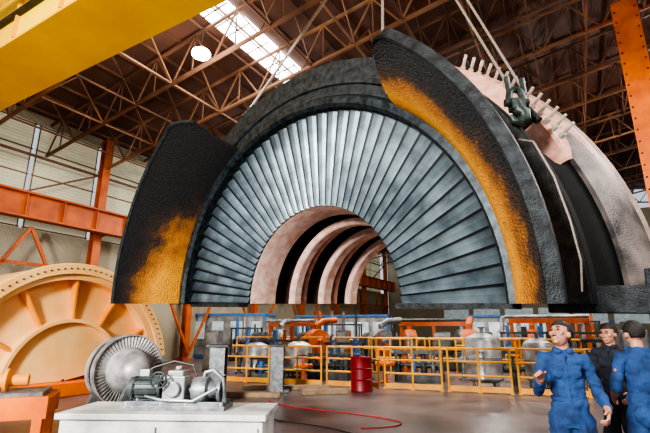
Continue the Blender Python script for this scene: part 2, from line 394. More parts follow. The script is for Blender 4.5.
# rims
mb=MB(); mb.rev([(.458,.03),(.456,-.010),(.462,-.018),(.478,-.016),(.488,.0),(.488,.01),(.47,.03)],-90,90,96,S)
add("bore_rim",mb.mesh("s",True),M_rim,tb)
mb=MB(); mb.rev([(.510,.0),(.513,-.006),(.523,-.006),(.526,0),(.526,.004),(.510,.004)],-90,90,96,S)
add("face_rim",mb.mesh("s",True),M_black2,tb)
mb=MB(); mb.rev([(.488,-.0006),(.572,-.0006),(.572,.003),(.488,.003)],-90,90,96,S)
add("front_face",mb.mesh("s",True),M_black2,tb)
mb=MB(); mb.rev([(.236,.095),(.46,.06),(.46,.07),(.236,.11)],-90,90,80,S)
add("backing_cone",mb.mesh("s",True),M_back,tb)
mb=MB(); mb.rev([(.2375,.052),(.2345,.051),(.232,.056),(.2260,.110),(.2260,.135),(.2375,.135)],-90,90,80,S)
add("hub_ring",mb.mesh("s",True),M_cream,tb,label="pinkish inner hub ring")
# blades
br=empty("blade_ring",(0,0,0),None,None); br.parent=tb
NB=42
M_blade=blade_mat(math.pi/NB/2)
mb=MB(); rings=[]
NR=10
for i in range(NR):
    t=i/(NR-1); r=.234+(.459-.234)*t
    beta=rad(24-4*t); ch=math.pi*r/NB/math.cos(beta)*(1.0)
    dc=.046-(.046-.016)*t
    up=[];dn=[]
    for j in range(3):
        q=j/2-.5; th=.0008; cam=.05*ch*(1-4*q*q)
        x=q*ch*math.cos(beta)
        y=dc+q*ch*math.sin(beta)-cam
        up.append(V((x,y-th,r))*S); dn.append(V((x,y+th,r))*S)
    rings.append(up+dn[::-1])
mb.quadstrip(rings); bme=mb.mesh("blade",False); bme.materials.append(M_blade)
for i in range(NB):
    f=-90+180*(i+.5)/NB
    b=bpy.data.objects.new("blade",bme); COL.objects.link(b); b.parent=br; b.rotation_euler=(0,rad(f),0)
# inner stages
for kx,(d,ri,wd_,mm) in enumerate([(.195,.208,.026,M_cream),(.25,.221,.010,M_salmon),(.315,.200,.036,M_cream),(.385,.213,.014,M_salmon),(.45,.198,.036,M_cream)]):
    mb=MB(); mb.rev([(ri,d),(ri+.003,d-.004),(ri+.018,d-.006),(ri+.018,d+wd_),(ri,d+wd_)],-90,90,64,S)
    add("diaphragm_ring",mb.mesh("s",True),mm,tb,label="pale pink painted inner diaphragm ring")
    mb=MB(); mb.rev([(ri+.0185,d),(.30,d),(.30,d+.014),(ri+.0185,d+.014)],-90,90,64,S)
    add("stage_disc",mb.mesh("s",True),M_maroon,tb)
# flow guides
prof=[(.474,.0),(.480,-.045),(.496,-.09),(.520,-.132),(.555,-.172)]
def pint(t):
    t=max(0,min(1,t))*4; i=min(int(t),3); q=t-i
    return (prof[i][0]*(1-q)+prof[i+1][0]*q, prof[i][1]*(1-q)+prof[i+1][1]*q)
def guide(f0,f1,m,lab,fe,wr,amt,thk):
    """fe = the free end angle, wr = trimmed corner width in degrees"""
    mb=MB(); rings=[]; nn=60; lips=[]
    for i in range(nn+1):
        fd=f0+(f1-f0)*i/nn; f=rad(fd)
        q=min(1,abs(fd-fe)/wr); tm=1-amt*(1-q)**1.6
        inn=[pint(tm*k/8) for k in range(9)]
        ring=inn+[(r+thk,d+thk*.6) for r,d in inn][::-1]
        rings.append([V((r*math.sin(f),d,r*math.cos(f)))*S for r,d in ring])
        r,d=pint(tm); lips.append([V((a*math.sin(f),b,a*math.cos(f)))*S for a,b in((r-.003,d),(r,d-.006),(r+thk+.003,d+thk*.6-.006),(r+thk+.003,d+thk*.6+.006))])
    mb.quadstrip(rings); add("flow_guide",mb.mesh("s",True),m,tb,label=lab)
    mb=MB(); mb.quadstrip(lips); add("guide_lip",mb.mesh("s"),M_black2,tb)
guide(-90,-29,M_rustL,"sooty flared plate segment with soft orange rust patch",-29,6,.20,.009)
guide(35,90,M_rustR,"sooty flared plate segment with orange rusted inner face",35,3,.10,.014)
# studs
sdir=V((0,-.50,.87))
mb=MB(); b0=V((0,.120*S,.612*S)); mb.cyl(b0,b0+sdir*.30,.025,seg=8); mb.cyl(b0,b0+sdir*.09,.05,seg=6)
sme=mb.mesh("stud"); sme.materials.append(M_stud)
for i in range(14):
    f=36+1.9*i
    b=bpy.data.objects.new("stud",sme); COL.objects.link(b); b.parent=tb; b.rotation_euler=(0,rad(f),0)
mb=MB(); mb.box((.578*S,.19*S,.006*S),(.14*S,.34*S,.040*S))
add("horizontal_joint_bar",mb.mesh("b"),M_black2,tb,bevel=.02)
mb=MB(); mb.box((.650*S,.15*S,.022*S),(.03*S,.24*S,.055*S)); add("joint_block",mb.mesh("b"),M_black2,tb,bevel=.02)
mb=MB(); mb.box((-.585*S,.22*S,.012*S),(.12*S,.34*S,.028*S))
add("horizontal_joint_bar",mb.mesh("b"),M_black2,tb,bevel=.02)
mb=MB(); mb.box((-.350*S,.03*S,-.004*S),(.225*S,.03*S,.010*S)); add("split_face_strip",mb.mesh("b"),M_black2,tb)
mb=MB(); mb.box((.350*S,.03*S,-.004*S),(.225*S,.03*S,.010*S)); add("split_face_strip",mb.mesh("b"),M_black2,tb)
for f,d in((-24,.03),(21,.03),(57,.04)):
    mb=MB(); mb.box((0,d*S,.585*S),(.28,.12,.34)); mb.cyl((-.2,d*S,.603*S),(.2,d*S,.603*S),.06,seg=12)
    add("lifting_lug",mb.mesh("l"),M_black2,tb,rot=(0,rad(f),0))
pts=[(V((r*math.sin(rad(f)),d,r*math.cos(rad(f)))))*S for f,r,d in((66,.57,-.10),(68,.585,-.115),(74,.588,-.125),(80,.588,-.13),(85,.588,-.13),(88.5,.58,-.11))]
mb=MB(); mb.sweep([(q,.011) for q in pts],8); add("drain_pipe",mb.mesh("p",True),M_rope,tb,label="thin tan pipe")

# hook block and ropes
HK=V((1.58,7.6,11.0))
hk=empty("crane_hook_block",HK,"dark crane hook block above the casing","crane hook")
mb=MB(); mb.box((0,0,.5),(.5,.3,.6)); add("block_housing",mb.mesh("b"),M_yellow,hk,bevel=.04)
mb=MB(); mb.sweep([(V((0.28*math.sin(a),0,-.05-.28*math.cos(a)+.0)),.07) for a in [rad(x) for x in range(-70,200,18)]],10); mb.cyl((0,0,.25),(0,0,.1),.07)
add("hook",mb.mesh("h",True),M_green,hk)
mb=MB(); mb.cyl((0,0,.8),(0,0,1.9),.02,seg=6); add("hoist_rope",mb.mesh("r"),M_rope,hk)
def rope(a,b,r=.035):
    mb=MB(); mb.sweep([(a,r),(b,r)],8)
    solo("wire_rope_sling",mb,M_rope,"taut steel wire rope sling holding the casing","wire rope",group="lifting slings")
top=HK+V((0,0,-.3))
rope(top+V((-.15,0,0)),T(-24,.605,.03),.034); rope(top+V((-.3,.1,0)),T(21,.605,.03),.030)
SR=T(56,.590,.01)+V((-.02,-.12,.12))
rope(top+V((.1,0,0)),SR+V((-.08,0,.16)),.020); rope(top+V((.3,0,.05)),SR+V((.11,0,.13)),.020)
sh=empty("lifting_shackle",SR,"compact dark green lifting shackle with hook on the casing","shackle"); sh.scale=(.64,.64,.64)
mb=MB(); mb.sweep([(V((.15*math.cos(a),0,-.02+.2*math.sin(a))),.08) for a in [rad(x) for x in range(-30,215,20)]],10); mb.cyl((-.26,0,-.16),(.26,0,-.16),.09); mb.box((0,0,-.22),(.30,.24,.26))
add("bow",mb.mesh("b",True),M_green,sh)
mb=MB(); mb.sweep([((0,0,-.15),.13),((.02,0,-.32),.15),((.12,-.02,-.42),.15),((.13,-.02,-.55),.14),((.0,-.02,-.64),.12),((-.13,-.02,-.60),.09),((-.18,-.02,-.48),.05)],12)
add("hook",mb.mesh("h",True),M_green,sh)
for x,z in((-.14,.1),(.2,.05)):
    mb=MB(); mb.cyl((x,0,z),(x-.02,0,z+.4),.06,seg=10); add("rope_socket",mb.mesh("s"),M_green,sh)

# ------------------------------------------------------------------ orange turbine cover (left)
oc=empty("turbine_cover",(-6.45,11.6,0),"pale yellow-orange half-round turbine cover with bolted end flange","turbine cover",rot=(0,0,rad(60)))
def oz(me): me.transform(Matrix.Translation((0,0,.35))); return me
FE=80
mb=MB(); mb.rev([(2.74,.1),(2.86,.12),(2.90,.9),(2.86,3.0),(2.6,3.5),(2.5,3.3),(2.6,.9),(2.55,.1)],-90,FE,60); add("cover_shell",oz(mb.mesh("s",True)),M_coverpale,oc,label="pale orange smooth outer shell")
mb=MB(); mb.rev([(2.70,-.03),(2.95,-.03),(2.97,0),(2.95,.06),(2.70,.06)],-90,FE,60); add("rim_flange",oz(mb.mesh("s",True)),M_coverpale,oc)
mb=MB(); mb.rev([(.05,.25),(.9,.28),(1.5,.34),(2.0,.42),(2.4,.5),(2.72,.52),(2.72,.6),(.05,.7)],-90,FE,60); add("end_wall",oz(mb.mesh("s",True)),M_coverpale,oc,label="smooth pale orange recessed end wall")
mb=MB(); mb.rev([(1.45,.12),(1.53,.12),(1.56,.40),(1.45,.40)],-90,FE,40); add("mid_ring",oz(mb.mesh("s",True)),M_coverpale,oc)
for f in(-60,-30,0,30,60):
    mb=MB(); a=rad(f); mb.beam((1.5*math.sin(a),.35,1.5*math.cos(a)),(2.70*math.sin(a),.35,2.70*math.cos(a)),.30,.05,up=(math.cos(a),0,-math.sin(a)))
    add("radial_rib",oz(mb.mesh("r")),M_cover,oc)
mb=MB(); mb.cyl((0,-.06,2.83),(0,-.02,2.83),.022,seg=6); ome=mb.mesh("bolt"); ome.materials.append(M_dgrey)
for i in range(50):
    b=bpy.data.objects.new("bolt",ome); COL.objects.link(b); b.parent=oc; b.location=(0,0,.35); b.rotation_euler=(0,rad(-88+3.35*i),0)
mb=MB(); mb.box((0,1.7,.17),(5.8,3.6,.34)); add("base_frame",mb.mesh("b"),M_orange,oc,bevel=.03)

# pale rounded rotor with blade rows
ro=empty("bladed_rotor",(-3.55,8.3,0),"pale worn bladed machine rotor on steel cradle","rotor",rot=(0,0,rad(46)))
mb=MB(); mb.axial((0,-.55,.9),(0,1,0),[(0,.02),(.02,.12),(.08,.22),(.2,.3),(.40,.36),(.5,.38),(.56,.4),(.64,.4),(.68,.35),(.84,.35),(.88,.4),(1.0,.4),(1.04,.2),(1.6,.18),(1.62,.1)],40)
add("shaft",mb.mesh("h",True),M_rotor,ro)
for y,R0 in((0.03,.60),(.36,.58)):
    mb=MB()
    for i in range(56):
        a=i*math.pi/28; c_,s_=math.cos(a),math.sin(a)
        tang=V((-s_,0,c_)); rd=V((c_,0,s_)); ce=V((0,y,.9))
        d=(tang*.8+V((0,.5,0))).normalized(); m_=(tang*.5-V((0,.8,0))).normalized()
        p0=ce+rd*.38; p1=ce+rd*R0
        r=lambda p,wid:[p-d*wid-m_*.004,p+d*wid-m_*.004,p+d*wid+m_*.004,p-d*wid+m_*.004]
        mb.quadstrip([r(p0,.026),r(p1,.036)])
    add("blade_row",mb.mesh("b"),M_rotor,ro,kind="stuff")
    mb=MB(); 
    ring=[[V((0,y,.9))+V((math.cos(2*math.pi*k/48)*rr,dy,math.sin(2*math.pi*k/48)*rr)) for rr,dy in((R0,-.05),(R0+.03,-.05),(R0+.03,.05),(R0,.05))] for k in range(49)]
    mb.quadstrip(ring,True,False); add("shroud_band",mb.mesh("s",True),M_rotor,ro)
for y in(-.42,.85):
    mb=MB(); mb.beam((-.4,y,0),(-.12,y,.70),.1,.12); mb.beam((.4,y,0),(.12,y,.70),.1,.12); mb.box((0,y,.66),(.34,.12,.1)); mb.box((0,y,.05),(1.0,.14,.1)); add("cradle",mb.mesh("c"),M_grey,ro)

# orange skid lower left
sk=empty("steel_skid",(-4.75,6.3,0),"orange welded steel skid with grey plate","steel skid",rot=(0,0,rad(22)))
mb=MB(); mb.box((0,-.4,.6),(1.9,.12,.28)); mb.box((0,.4,.6),(1.9,.12,.28)); mb.box((.9,0,.6),(.12,.8,.24)); mb.box((-.9,0,.6),(.12,.8,.24))
for x in(-.85,.85):
    for y in(-.4,.4): mb.box((x,y,.24),(.12,.12,.48))
add("frame",mb.mesh("f"),M_orange,sk,bevel=.01)
mb=MB(); mb.box((0,0,.76),(1.7,.7,.05)); add("deck_plate",mb.mesh("d"),M_grey,sk)
mb=MB(); mb.axial((-.6,0,.92),(1,0,0),[(0,.05),(0,.10),(.3,.10),(.32,.16),(.36,.16),(.38,.1),(.9,.1),(.92,.16),(.96,.16),(.98,.08),(1.2,.08)],20); add("valve_body",mb.mesh("d",True),M_cover,sk)

# ------------------------------------------------------------------ bench and machine
be=empty("work_bench",(-1.40,4.33,0),"worn white steel workbench cabinet","workbench",rot=(0,0,rad(-3)))
mb=MB(); mb.box((0,0,.88),(1.84,.66,.05)); add("bench_top",mb.mesh("t"),M_white,be,bevel=.008)
mb=MB(); mb.box((0,0,.45),(1.78,.58,.80)); add("cabinet_body",mb.mesh("c"),M_white,be,bevel=.01)
for x in(-.44,.44):
    mb=MB(); mb.box((x,-.30,.45),(.82,.02,.7)); d=add("door",mb.mesh("d"),M_white,be,bevel=.006)
    mb=MB(); mb.cyl((x*.25,-.34,.5),(x*.25,-.34,.65),.012,seg=8); mb.cyl((x*.25,-.34,.5),(x*.25,-.31,.5),.008,seg=6); mb.cyl((x*.25,-.34,.65),(x*.25,-.31,.65),.008,seg=6); add("handle",mb.mesh("h"),M_grey,d)
ZB=.905
mc=empty("gear_pump_unit",(-1.36,4.33,ZB),"grey motor and gearbox pump unit on the workbench","pump",rot=(0,0,rad(-4))); mc.scale=(.95,.88,.92)
mb=MB(); mb.box((0,0,.02),(1.0,.34,.04)); mb.box((0,-.12,.05),(.96,.05,.05)); mb.box((0,.12,.05),(.96,.05,.05)); add("base_plate",mb.mesh("b"),M_grey,mc,bevel=.004)
mb=MB(); mb.axial((-.5,0,.19),(1,0,0),[(0,.06),(.01,.10),(.06,.11),(.08,.09),(.3,.09),(.31,.115),(.34,.115)],24)
for i in range(14):
    a=i*math.pi/7; mb.beam((-.42,.10*math.cos(a),.19+.10*math.sin(a)),(-.2,.10*math.cos(a),.19+.10*math.sin(a)),.008,.03,up=(0,math.cos(a),math.sin(a)))
add("motor",mb.mesh("m",True),M_dgrey,mc)
mb=MB(); mb.box((-.02,0,.18),(.22,.24,.26)); mb.box((-.02,0,.33),(.16,.18,.06)); mb.cyl((-.02,-.16,.19),(-.02,-.11,.19),.075,seg=20); mb.cyl((-.02,0,.36),(-.02,0,.40),.035,seg=12)
add("gearbox",mb.mesh("g"),M_silver,mc,bevel=.012)
mb=MB(); mb.axial((.09,0,.17),(1,0,0),[(0,.05),(.05,.05),(.06,.12),(.10,.13),(.2,.13),(.22,.09),(.3,.08),(.31,.12),(.34,.12)],24); add("pump_head",mb.mesh("p",True),M_grey,mc)
mb=MB(); mb.sweep([((.25,-.02,.28),.024),((.26,-.02,.34),.024),((.34,-.02,.36),.024),((.44,-.04,.28),.024),((.47,-.05,.06),.024)],10); add("pipe",mb.mesh("p",True),M_grey,mc)
mb=MB(); mb.sweep([((-.3,-.1,.12),.012),((-.1,-.2,.10),.012),((.2,-.19,.09),.012),((.4,-.14,.2),.012)],8); add("pipe",mb.mesh("p",True),M_silver,mc)
mb=MB(); mb.sweep([((-.42,.02,.30),.010),((-.3,.06,.38),.010),((-.1,.08,.44),.010),((.1,.06,.40),.010),((.16,.02,.30),.010)],8); add("cable",mb.mesh("p",True),M_boot,mc)
mb=MB(); mb.box((-.36,.02,.33),(.10,.09,.07)); add("terminal_box",mb.mesh("t"),M_silver,mc,bevel=.005)
mb=MB()
ring=[]
for i in range(24):
    a=i*math.pi/12; ring.append(V((-.14+.075*math.cos(a),-.2,.28+.075*math.sin(a))))
for i in range(24): mb.cyl(ring[i],ring[(i+1)%24],.01,seg=6)
for i in range(4):
    a=i*math.pi/4; mb.cyl((-.14+.075*math.cos(a),-.2,.28+.075*math.sin(a)),(-.14-.075*math.cos(a),-.2,.28-.075*math.sin(a)),.007,seg=6)
mb.cyl((-.14,-.2,.28),(-.14,-.08,.26),.012,seg=8); add("handwheel",mb.mesh("h"),M_dgrey,mc)
for x in(-.46,-.12,.12,.46):
    for y in(-.14,.14):
        mb=MB(); mb.cyl((x,y,.03),(x,y,.07),.014,seg=6); add("anchor_bolt",mb.mesh("b"),M_stud,mc)

# ------------------------------------------------------------------ floor things
dr=empty("oil_drum",(1.0,12.6,0),"dull red steel oil drum standing on the floor","drum")
mb=MB(); mb.axial((0,0,0),(0,0,1),[(0,.29),(.02,.3),(.04,.29),(.28,.29),(.30,.305),(.32,.29),(.57,.29),(.59,.305),(.61,.29),(.86,.29),(.88,.3),(.9,.29),(.9,.27),(.87,.265)],32); add("drum_body",mb.mesh("d",True),M_red,dr)
mb=MB(); mb.cyl((.12,.05,.865),(.12,.05,.90),.035,seg=10); add("bung",mb.mesh("b"),M_grey,dr)
def stand(loc,hh):
    s=empty("jack_stand",loc,"dark grey steel jack stand on the floor","stand",group="jack stands")
    mb=MB(); mb.box((0,0,.02),(.62,.6,.04)); add("foot_plate",mb.mesh("f"),M_dgrey,s)
    mb=MB(); mb.box((0,-.14,hh/2),(.34,.04,hh-.08)); mb.box((0,.14,hh/2),(.34,.04,hh-.08)); mb.box((0,0,hh/2),(.04,.28,hh-.08)); mb.box((0,0,hh*.5),(.4,.34,.03)); add("column",mb.mesh("c"),M_grey,s)
    mb=MB(); mb.box((0,0,hh),(.5,.46,.05)); add("head_plate",mb.mesh("h"),M_dgrey,s)
stand((-2.45,10.5,0),1.25); stand((-1.28,12.3,0),1.2)
def cat(P,n=8):
    out=[]
    for i in range(len(P)-1):
        p0=V(P[max(i-1,0)]);p1=V(P[i]);p2=V(P[i+1]);p3=V(P[min(i+2,len(P)-1)])
        for j in range(n):
            t=j/n; out.append(.5*((2*p1)+(p2-p0)*t+(2*p0-5*p1+4*p2-p3)*t*t+(3*p1-p0-3*p2+p3)*t**3))
    out.append(V(P[-1])); return out
P=[(-1.3,10.8),(-.9,10.2),(-.3,9.75),(.35,9.35),(1.0,8.85),(1.35,8.4),(1.15,8.05),(.6,7.9)]
mb=MB(); mb.sweep([((q.x,q.y,.014),.012) for q in cat(P)],8); solo("rubber_hose",mb,M_redhose,"thin red rubber hose snaking over the floor","hose",smooth=True)
mb=MB(); mb.sweep([((q.x,q.y,.012),.010) for q in cat([(-1.6,9.2),(-1.0,8.7),(.0,8.0),(.6,7.4),(1.4,7.2)])],6); solo("power_cable",mb,M_boot,"thin black cable lying on the floor","cable",smooth=True)
for i,(x,y,a,l) in enumerate([(-1.95,12.9,.1,.7),(-1.9,11.5,-.05,1.6),(.0,12.0,.2,1.2),(-.5,12.9,.15,1.3)]):
    mb=MB(); mb.box((0,0,.06),(l,.18,.12)); add("timber_block",mb.mesh("t"),M_wood,loc=(x,y,0),rot=(0,0,a),label="weathered timber beam lying on the floor",cat="timber",group="timber blocks",bevel=.01)

A=V((-3.3,14.9,0)); B=V((6.6,11.3,0)); NSEC=6
for i in range(NSEC):
    a=A.lerp(B,i/NSEC); b=A.lerp(B,(i+1)/NSEC); L=(b-a).length-.06; ang=math.atan2((b-a).y,(b-a).x)
    r=empty("safety_railing",a,"yellow-orange tubular safety railing section around the pit","railing",group="pit railings",rot=(0,0,ang))
    for z in(.42,.78,1.12):
        mb=MB(); mb.cyl((0.05,0,z),(L-.04,0,z),.026,seg=8); add("rail",mb.mesh("r",True),M_rail,r)
    mb=MB(); mb.box((L/2,0,.09),(L-.1,.012,.14)); add("toe_board",mb.mesh("t"),M_rail,r)
    for x in(.06,L/2,L-.06):
        mb=MB(); mb.cyl((x,0,0),(x,0,1.12),.030,seg=8); mb.box((x,0,.01),(.1,.1,.02)); add("post",mb.mesh("p"),M_rail,r)
for A,B,ns in((V((-4.0,20.2,0)),V((8,16.2,0)),6),(V((1.6,17.0,0)),V((8.2,14.2,0)),4)):
  for i in range(ns):
    a=A.lerp(B,i/ns); b=A.lerp(B,(i+1)/ns); L=(b-a).length-.06; ang=math.atan2((b-a).y,(b-a).x)
    r=empty("safety_railing",a,"yellow-orange tubular railing section beside the machinery","railing",group="rear railings",rot=(0,0,ang))
    for z in(.55,.95,1.3):
        mb=MB(); mb.cyl((0.05,0,z),(L-.04,0,z),.032,seg=8); add("rail",mb.mesh("r",True),M_rail,r)
    for x in(.06,L/2,L-.06):
        mb=MB(); mb.cyl((x,0,0),(x,0,1.3),.032,seg=8); add("post",mb.mesh("p"),M_rail,r)

def tank(loc,r,h,lab):
    t=empty("storage_tank",loc,lab,"tank",group="silver tanks")
    mb=MB(); mb.axial((0,0,.15),(0,0,1),[(0,r*.3),(.03,r*.8),(.1,r),(.12,r*1.02),(.15,r),(h*.5,r),(h*.5+.02,r*1.02),(h*.5+.04,r),(h-.2,r),(h-.1,r*.9),(h,r*.45),(h+.02,r*.15)],28); add("tank_shell",mb.mesh("t",True),M_silver,t)
    for a in(0.6,2.2,3.7,5.3):
        mb=MB(); mb.cyl((r*.8*math.cos(a),r*.8*math.sin(a),0),(r*.8*math.cos(a),r*.8*math.sin(a),.3),.04,seg=8)
        add("leg",mb.mesh("l"),M_grey,t)
    mb=MB(); mb.cyl((0,0,h+.1),(0,0,h+.35),.05,seg=10); mb.cyl((0,0,h+.3),(0,0,h+.34),.11,seg=12); add("nozzle",mb.mesh("n"),M_grey,t)
tank((4.6,13.2,0),.5,1.35,"upright silver tank behind the railing")
tank((-2.5,16.6,0),.5,1.0,"squat silver tank on short legs"); tank((-.95,16.4,0),.48,1.05,"squat silver tank on short legs")
tank((6.2,13.2,0),.42,1.2,"upright silver tank behind the railing")
def pump(mm,lab,grp):
    t=empty("pump_set",(0,0,0),lab,"pump",group=grp)
    mb=MB(); mb.box((0,0,.2),(2.2,.9,.4)); add("plinth",mb.mesh("p"),M_dgrey,t,bevel=.03)
    mb=MB(); mb.axial((-1.0,0,1.0),(1,0,0),[(0,.3),(.05,.5),(.7,.52),(.75,.35),(.9,.2),(1.1,.2)],24); mb.box((-.6,0,.5),(.6,.6,.3)); add("motor",mb.mesh("m",True),M_dgrey,t)
    mb=MB(); mb.axial((.1,0,1.0),(1,0,0),[(0,.25),(.05,.62),(.35,.68),(.65,.62),(.7,.25),(.85,.2)],28); mb.box((.45,0,.5),(.5,.6,.3)); add("pump_casing",mb.mesh("c",True),mm,t)
    mb=MB(); mb.sweep([((.45,0,1.5),.14),((.45,0,1.8),.14),((.5,.3,2.0),.14),((.5,1.0,2.05),.14)],14); add("discharge_pipe",mb.mesh("d",True),mm,t)
    return t
pu=pump(M_orange2,"orange horizontal pump set with dark motor","orange pump sets"); pu.location=(5.6,18.9,0); pu.rotation_euler=(0,0,rad(-20))
pg=pump(M_grey,"grey horizontal pump set with dark motor","grey pump sets"); pg.location=(2.4,20.8,0); pg.rotation_euler=(0,0,rad(-70))
for p_,x,y,a in((pg,-2.6,22.0,-15),(pu,4.3,25.2,0),(pu,-.6,20.9,-60),(pg,8.4,22.0,-40),(pg,7.5,26,0),(pu,10.6,24,-20)): copytree(p_,(x,y,0),rad(a))
def skid(x,y,a,l,hh,m):
    t=empty("equipment_skid",(x,y,0),"dark steel equipment skid crowded with pipes","equipment skid",group="equipment skids",rot=(0,0,rad(a)))
    mb=MB(); mb.box((0,0,.12),(l,.8,.24)); 
    for xx in(-l/2+.06,l/2-.06):
        for yy in(-.34,.34): mb.box((xx,yy,hh/2),(.08,.08,hh))
    mb.box((0,-.34,hh),(l,.08,.08)); mb.box((0,.34,hh),(l,.08,.08)); add("frame",mb.mesh("f"),M_dgrey,t)
    k=max(2,int(l/.34))
    for i in range(k):
        xx=-l/2+.3+i*(l-.6)/(k-1); r_=.06+.07*random.random(); z_=hh*(.6+.7*random.random())
        mb=MB(); mb.axial((xx,random.uniform(-.15,.15),.24),(0,0,1),[(0,r_),(z_*.4,r_),(z_*.42,r_*1.5),(z_*.46,r_*1.5),(z_*.48,r_),(z_,r_*.8)],14); add("vertical_pipe",mb.mesh("v",True),random.choice((M_grey,M_dgrey,M_orange2,M_silver,M_blue)),t)
    mb=MB(); mb.axial((-l/2+.1,0,hh*.55),(1,0,0),[(0,.16),(.04,.16),(.05,.1),(l*.5,.1),(l*.5+.02,.17),(l*.5+.08,.17),(l*.5+.1,.1),(l-.2,.1)],14); add("header_pipe",mb.mesh("h",True),m,t)
for x,y,a,l,hh,m in((-1.8,17.9,-15,2.2,1.2,M_grey),(.7,17.6,-15,1.6,1.1,M_dgrey),(2.9,18.9,-18,1.8,1.3,M_grey),(3.1,15.0,-20,1.5,.9,M_dgrey),(.2,15.6,-20,1.4,.8,M_dgrey),(7.9,17.8,-20,1.8,1.5,M_grey),(9.4,15.6,-25,2.0,1.5,M_dgrey),(8.2,13.0,-25,1.4,1.3,M_grey),(-1.9,15.2,-10,1.0,.7,M_dgrey),(.4,25.6,-15,3.4,1.9,M_grey),(-4.3,24.6,-10,1.6,1.7,M_dgrey),(12.0,22.0,-20,2.6,2.0,M_grey)):
    skid(x,y,a,l,hh,m)
for i,(x,y,l,z) in enumerate([(-1.8,24.0,2.6,1.9),(5.4,22.2,3.4,1.9),(9.8,19.6,3.2,2.0)]):
    mb=MB()
    mb.beam((-l/2,0,z),(l/2,0,z),.2,.2)
    for xx in(-l/2+.1,0,l/2-.1): mb.beam((xx,0,0),(xx,0,z-.1),.16,.16)
    me=mb.mesh("pipe_rack_frame"); add("pipe_rack_frame",me,M_orange2,loc=(x,y,0),rot=(0,0,rad(-18)),label="orange steel portal frame carrying pipes",cat="steel frame",group="pipe rack frames")
    mb=MB(); mb.sweep([((-l/2-.3,.0,.1),.08),((-l/2-.3,0,z+.12),.08),((-l/2-.1,0,z+.19),.08),((l/2,0,z+.19),.08)],12)
    add("pipeline",mb.mesh("p",True),M_dgrey if i%2 else M_silver,loc=(x,y,0),rot=(0,0,rad(-18)),label="insulated pipe resting on orange frame",cat="pipe",group="pipelines")
for i,(x,y,z) in enumerate([(-3.3,17.6,1.3),(1.9,14.5,1.1),(4.6,15.2,1.2),(5.4,13.1,1.0),(-.7,14.9,.9),(7.2,12.2,1.2),(1.5,15.6,1.1)]):
    v=empty("gate_valve",(x,y,0),"upright valve with round handwheel among the pipework","valve",group="gate valves")
    mb=MB(); mb.axial((0,0,0),(0,0,1),[(0,.16),(.05,.16),(.06,.07),(z*.45,.07),(z*.46,.15),(z*.52,.17),(z*.6,.12),(z*.62,.05),(z-.1,.03)],14); add("valve_body",mb.mesh("v",True),(M_dgrey,M_orange,M_grey)[i%3],v)
    mb=MB(); mb.cyl((-.3,0,z*.52),(.3,0,z*.52),.07,seg=12); add("valve_flange",mb.mesh("v",True),(M_dgrey,M_orange,M_grey)[i%3],v)
    mb=MB(); rg=[V((.17*math.cos(a*math.pi/8),.17*math.sin(a*math.pi/8),z-.1)) for a in range(17)]
    mb.sweep([(q,.018) for q in rg],6); mb.cyl((-.17,0,z-.1),(.17,0,z-.1),.012,seg=6); add("handwheel",mb.mesh("w"),M_red if i%4==0 else M_rail,v)
def cabin(loc,wd,rz,lab):
    t=empty("site_office_cabin",loc,lab,"cabin",group="office cabins",rot=(0,0,rz))
    mb=MB(); mb.box((0,0,1.25),(wd,2.2,2.5)); add("cabin_body",mb.mesh("c"),M_white2,t,bevel=.02)
    mb=MB(); mb.box((0,-.02,2.5),(wd+.1,2.3,.14)); mb.box((0,-.02,.12),(wd+.06,2.26,.2)); mb.box((-wd/2,-1.1,1.25),(.14,.1,2.5)); mb.box((wd/2,-1.1,1.25),(.14,.1,2.5)); add("frame_trim",mb.mesh("f"),M_blue,t)
    nn=int(wd//.95)
    for i in range(nn):
        x=-wd/2+.55+i*(wd-1.1)/max(nn-1,1)
        mb=MB(); mb.box((x,-1.12,1.6),(.7,.04,1.0)); add("window_pane",mb.mesh("w"),M_glasspale,t)
cabin((-5.6,27.5,0),4.6,rad(-10),"grimy white and blue site office cabin with windows")
cabin((1.3,30,0),6,rad(-15),"grimy white and blue site office cabin with windows")
cabin((12.5,30,0),5,rad(-25),"grimy white and blue site office cabin with windows")
for x,y in((-4.6,18.6),(.9,22.9),(13.2,19.5),(11.2,17.0),(7.6,11.2)):
    t=empty("control_cabinet",(x,y,0),"grey electrical control cabinet with pale door","cabinet",group="control cabinets",rot=(0,0,rad(-15)))
    mb=MB(); mb.box((0,0,.8),(.6,.5,1.6)); add("cabinet_body",mb.mesh("c"),M_grey,t,bevel=.01)
    mb=MB(); mb.box((0,-.26,.8),(.52,.02,1.4)); add("door",mb.mesh("d"),M_white2,t)

# ------------------------------------------------------------------ people
TEXC=bpy.data.textures.new("cloth_folds","CLOUDS"); TEXC.noise_scale=.10; TEXC.noise_depth=1
def remeshed(mb,vox,smooth=3,folds=0):
    me=mb.mesh("tmp"); o=bpy.data.objects.new("tmp",me); COL.objects.link(o)
    r=o.modifiers.new("r","REMESH"); r.mode='VOXEL'; r.voxel_size=vox
    s=o.modifiers.new("s","SMOOTH"); s.factor=.5; s.iterations=smooth
    if folds:
        d=o.modifiers.new("d","DISPLACE"); d.texture=TEXC; d.strength=folds; d.mid_level=.5; d.texture_coords='LOCAL'
    bpy.context.view_layer.update()
    dg=bpy.context.evaluated_depsgraph_get()
    out=bpy.data.meshes.new_from_object(o.evaluated_get(dg))
    bpy.data.objects.remove(o); out.materials.clear()
    for p in out.polygons:p.use_smooth=True
    return out
def loft(mb,secs,seg=20):
    mb.quadstrip([[V((cx+rx*math.cos(t),cy+ry*math.sin(t),z)) for t in [2*math.pi*k/seg for k in range(seg)]] for z,rx,ry,cx,cy in secs])
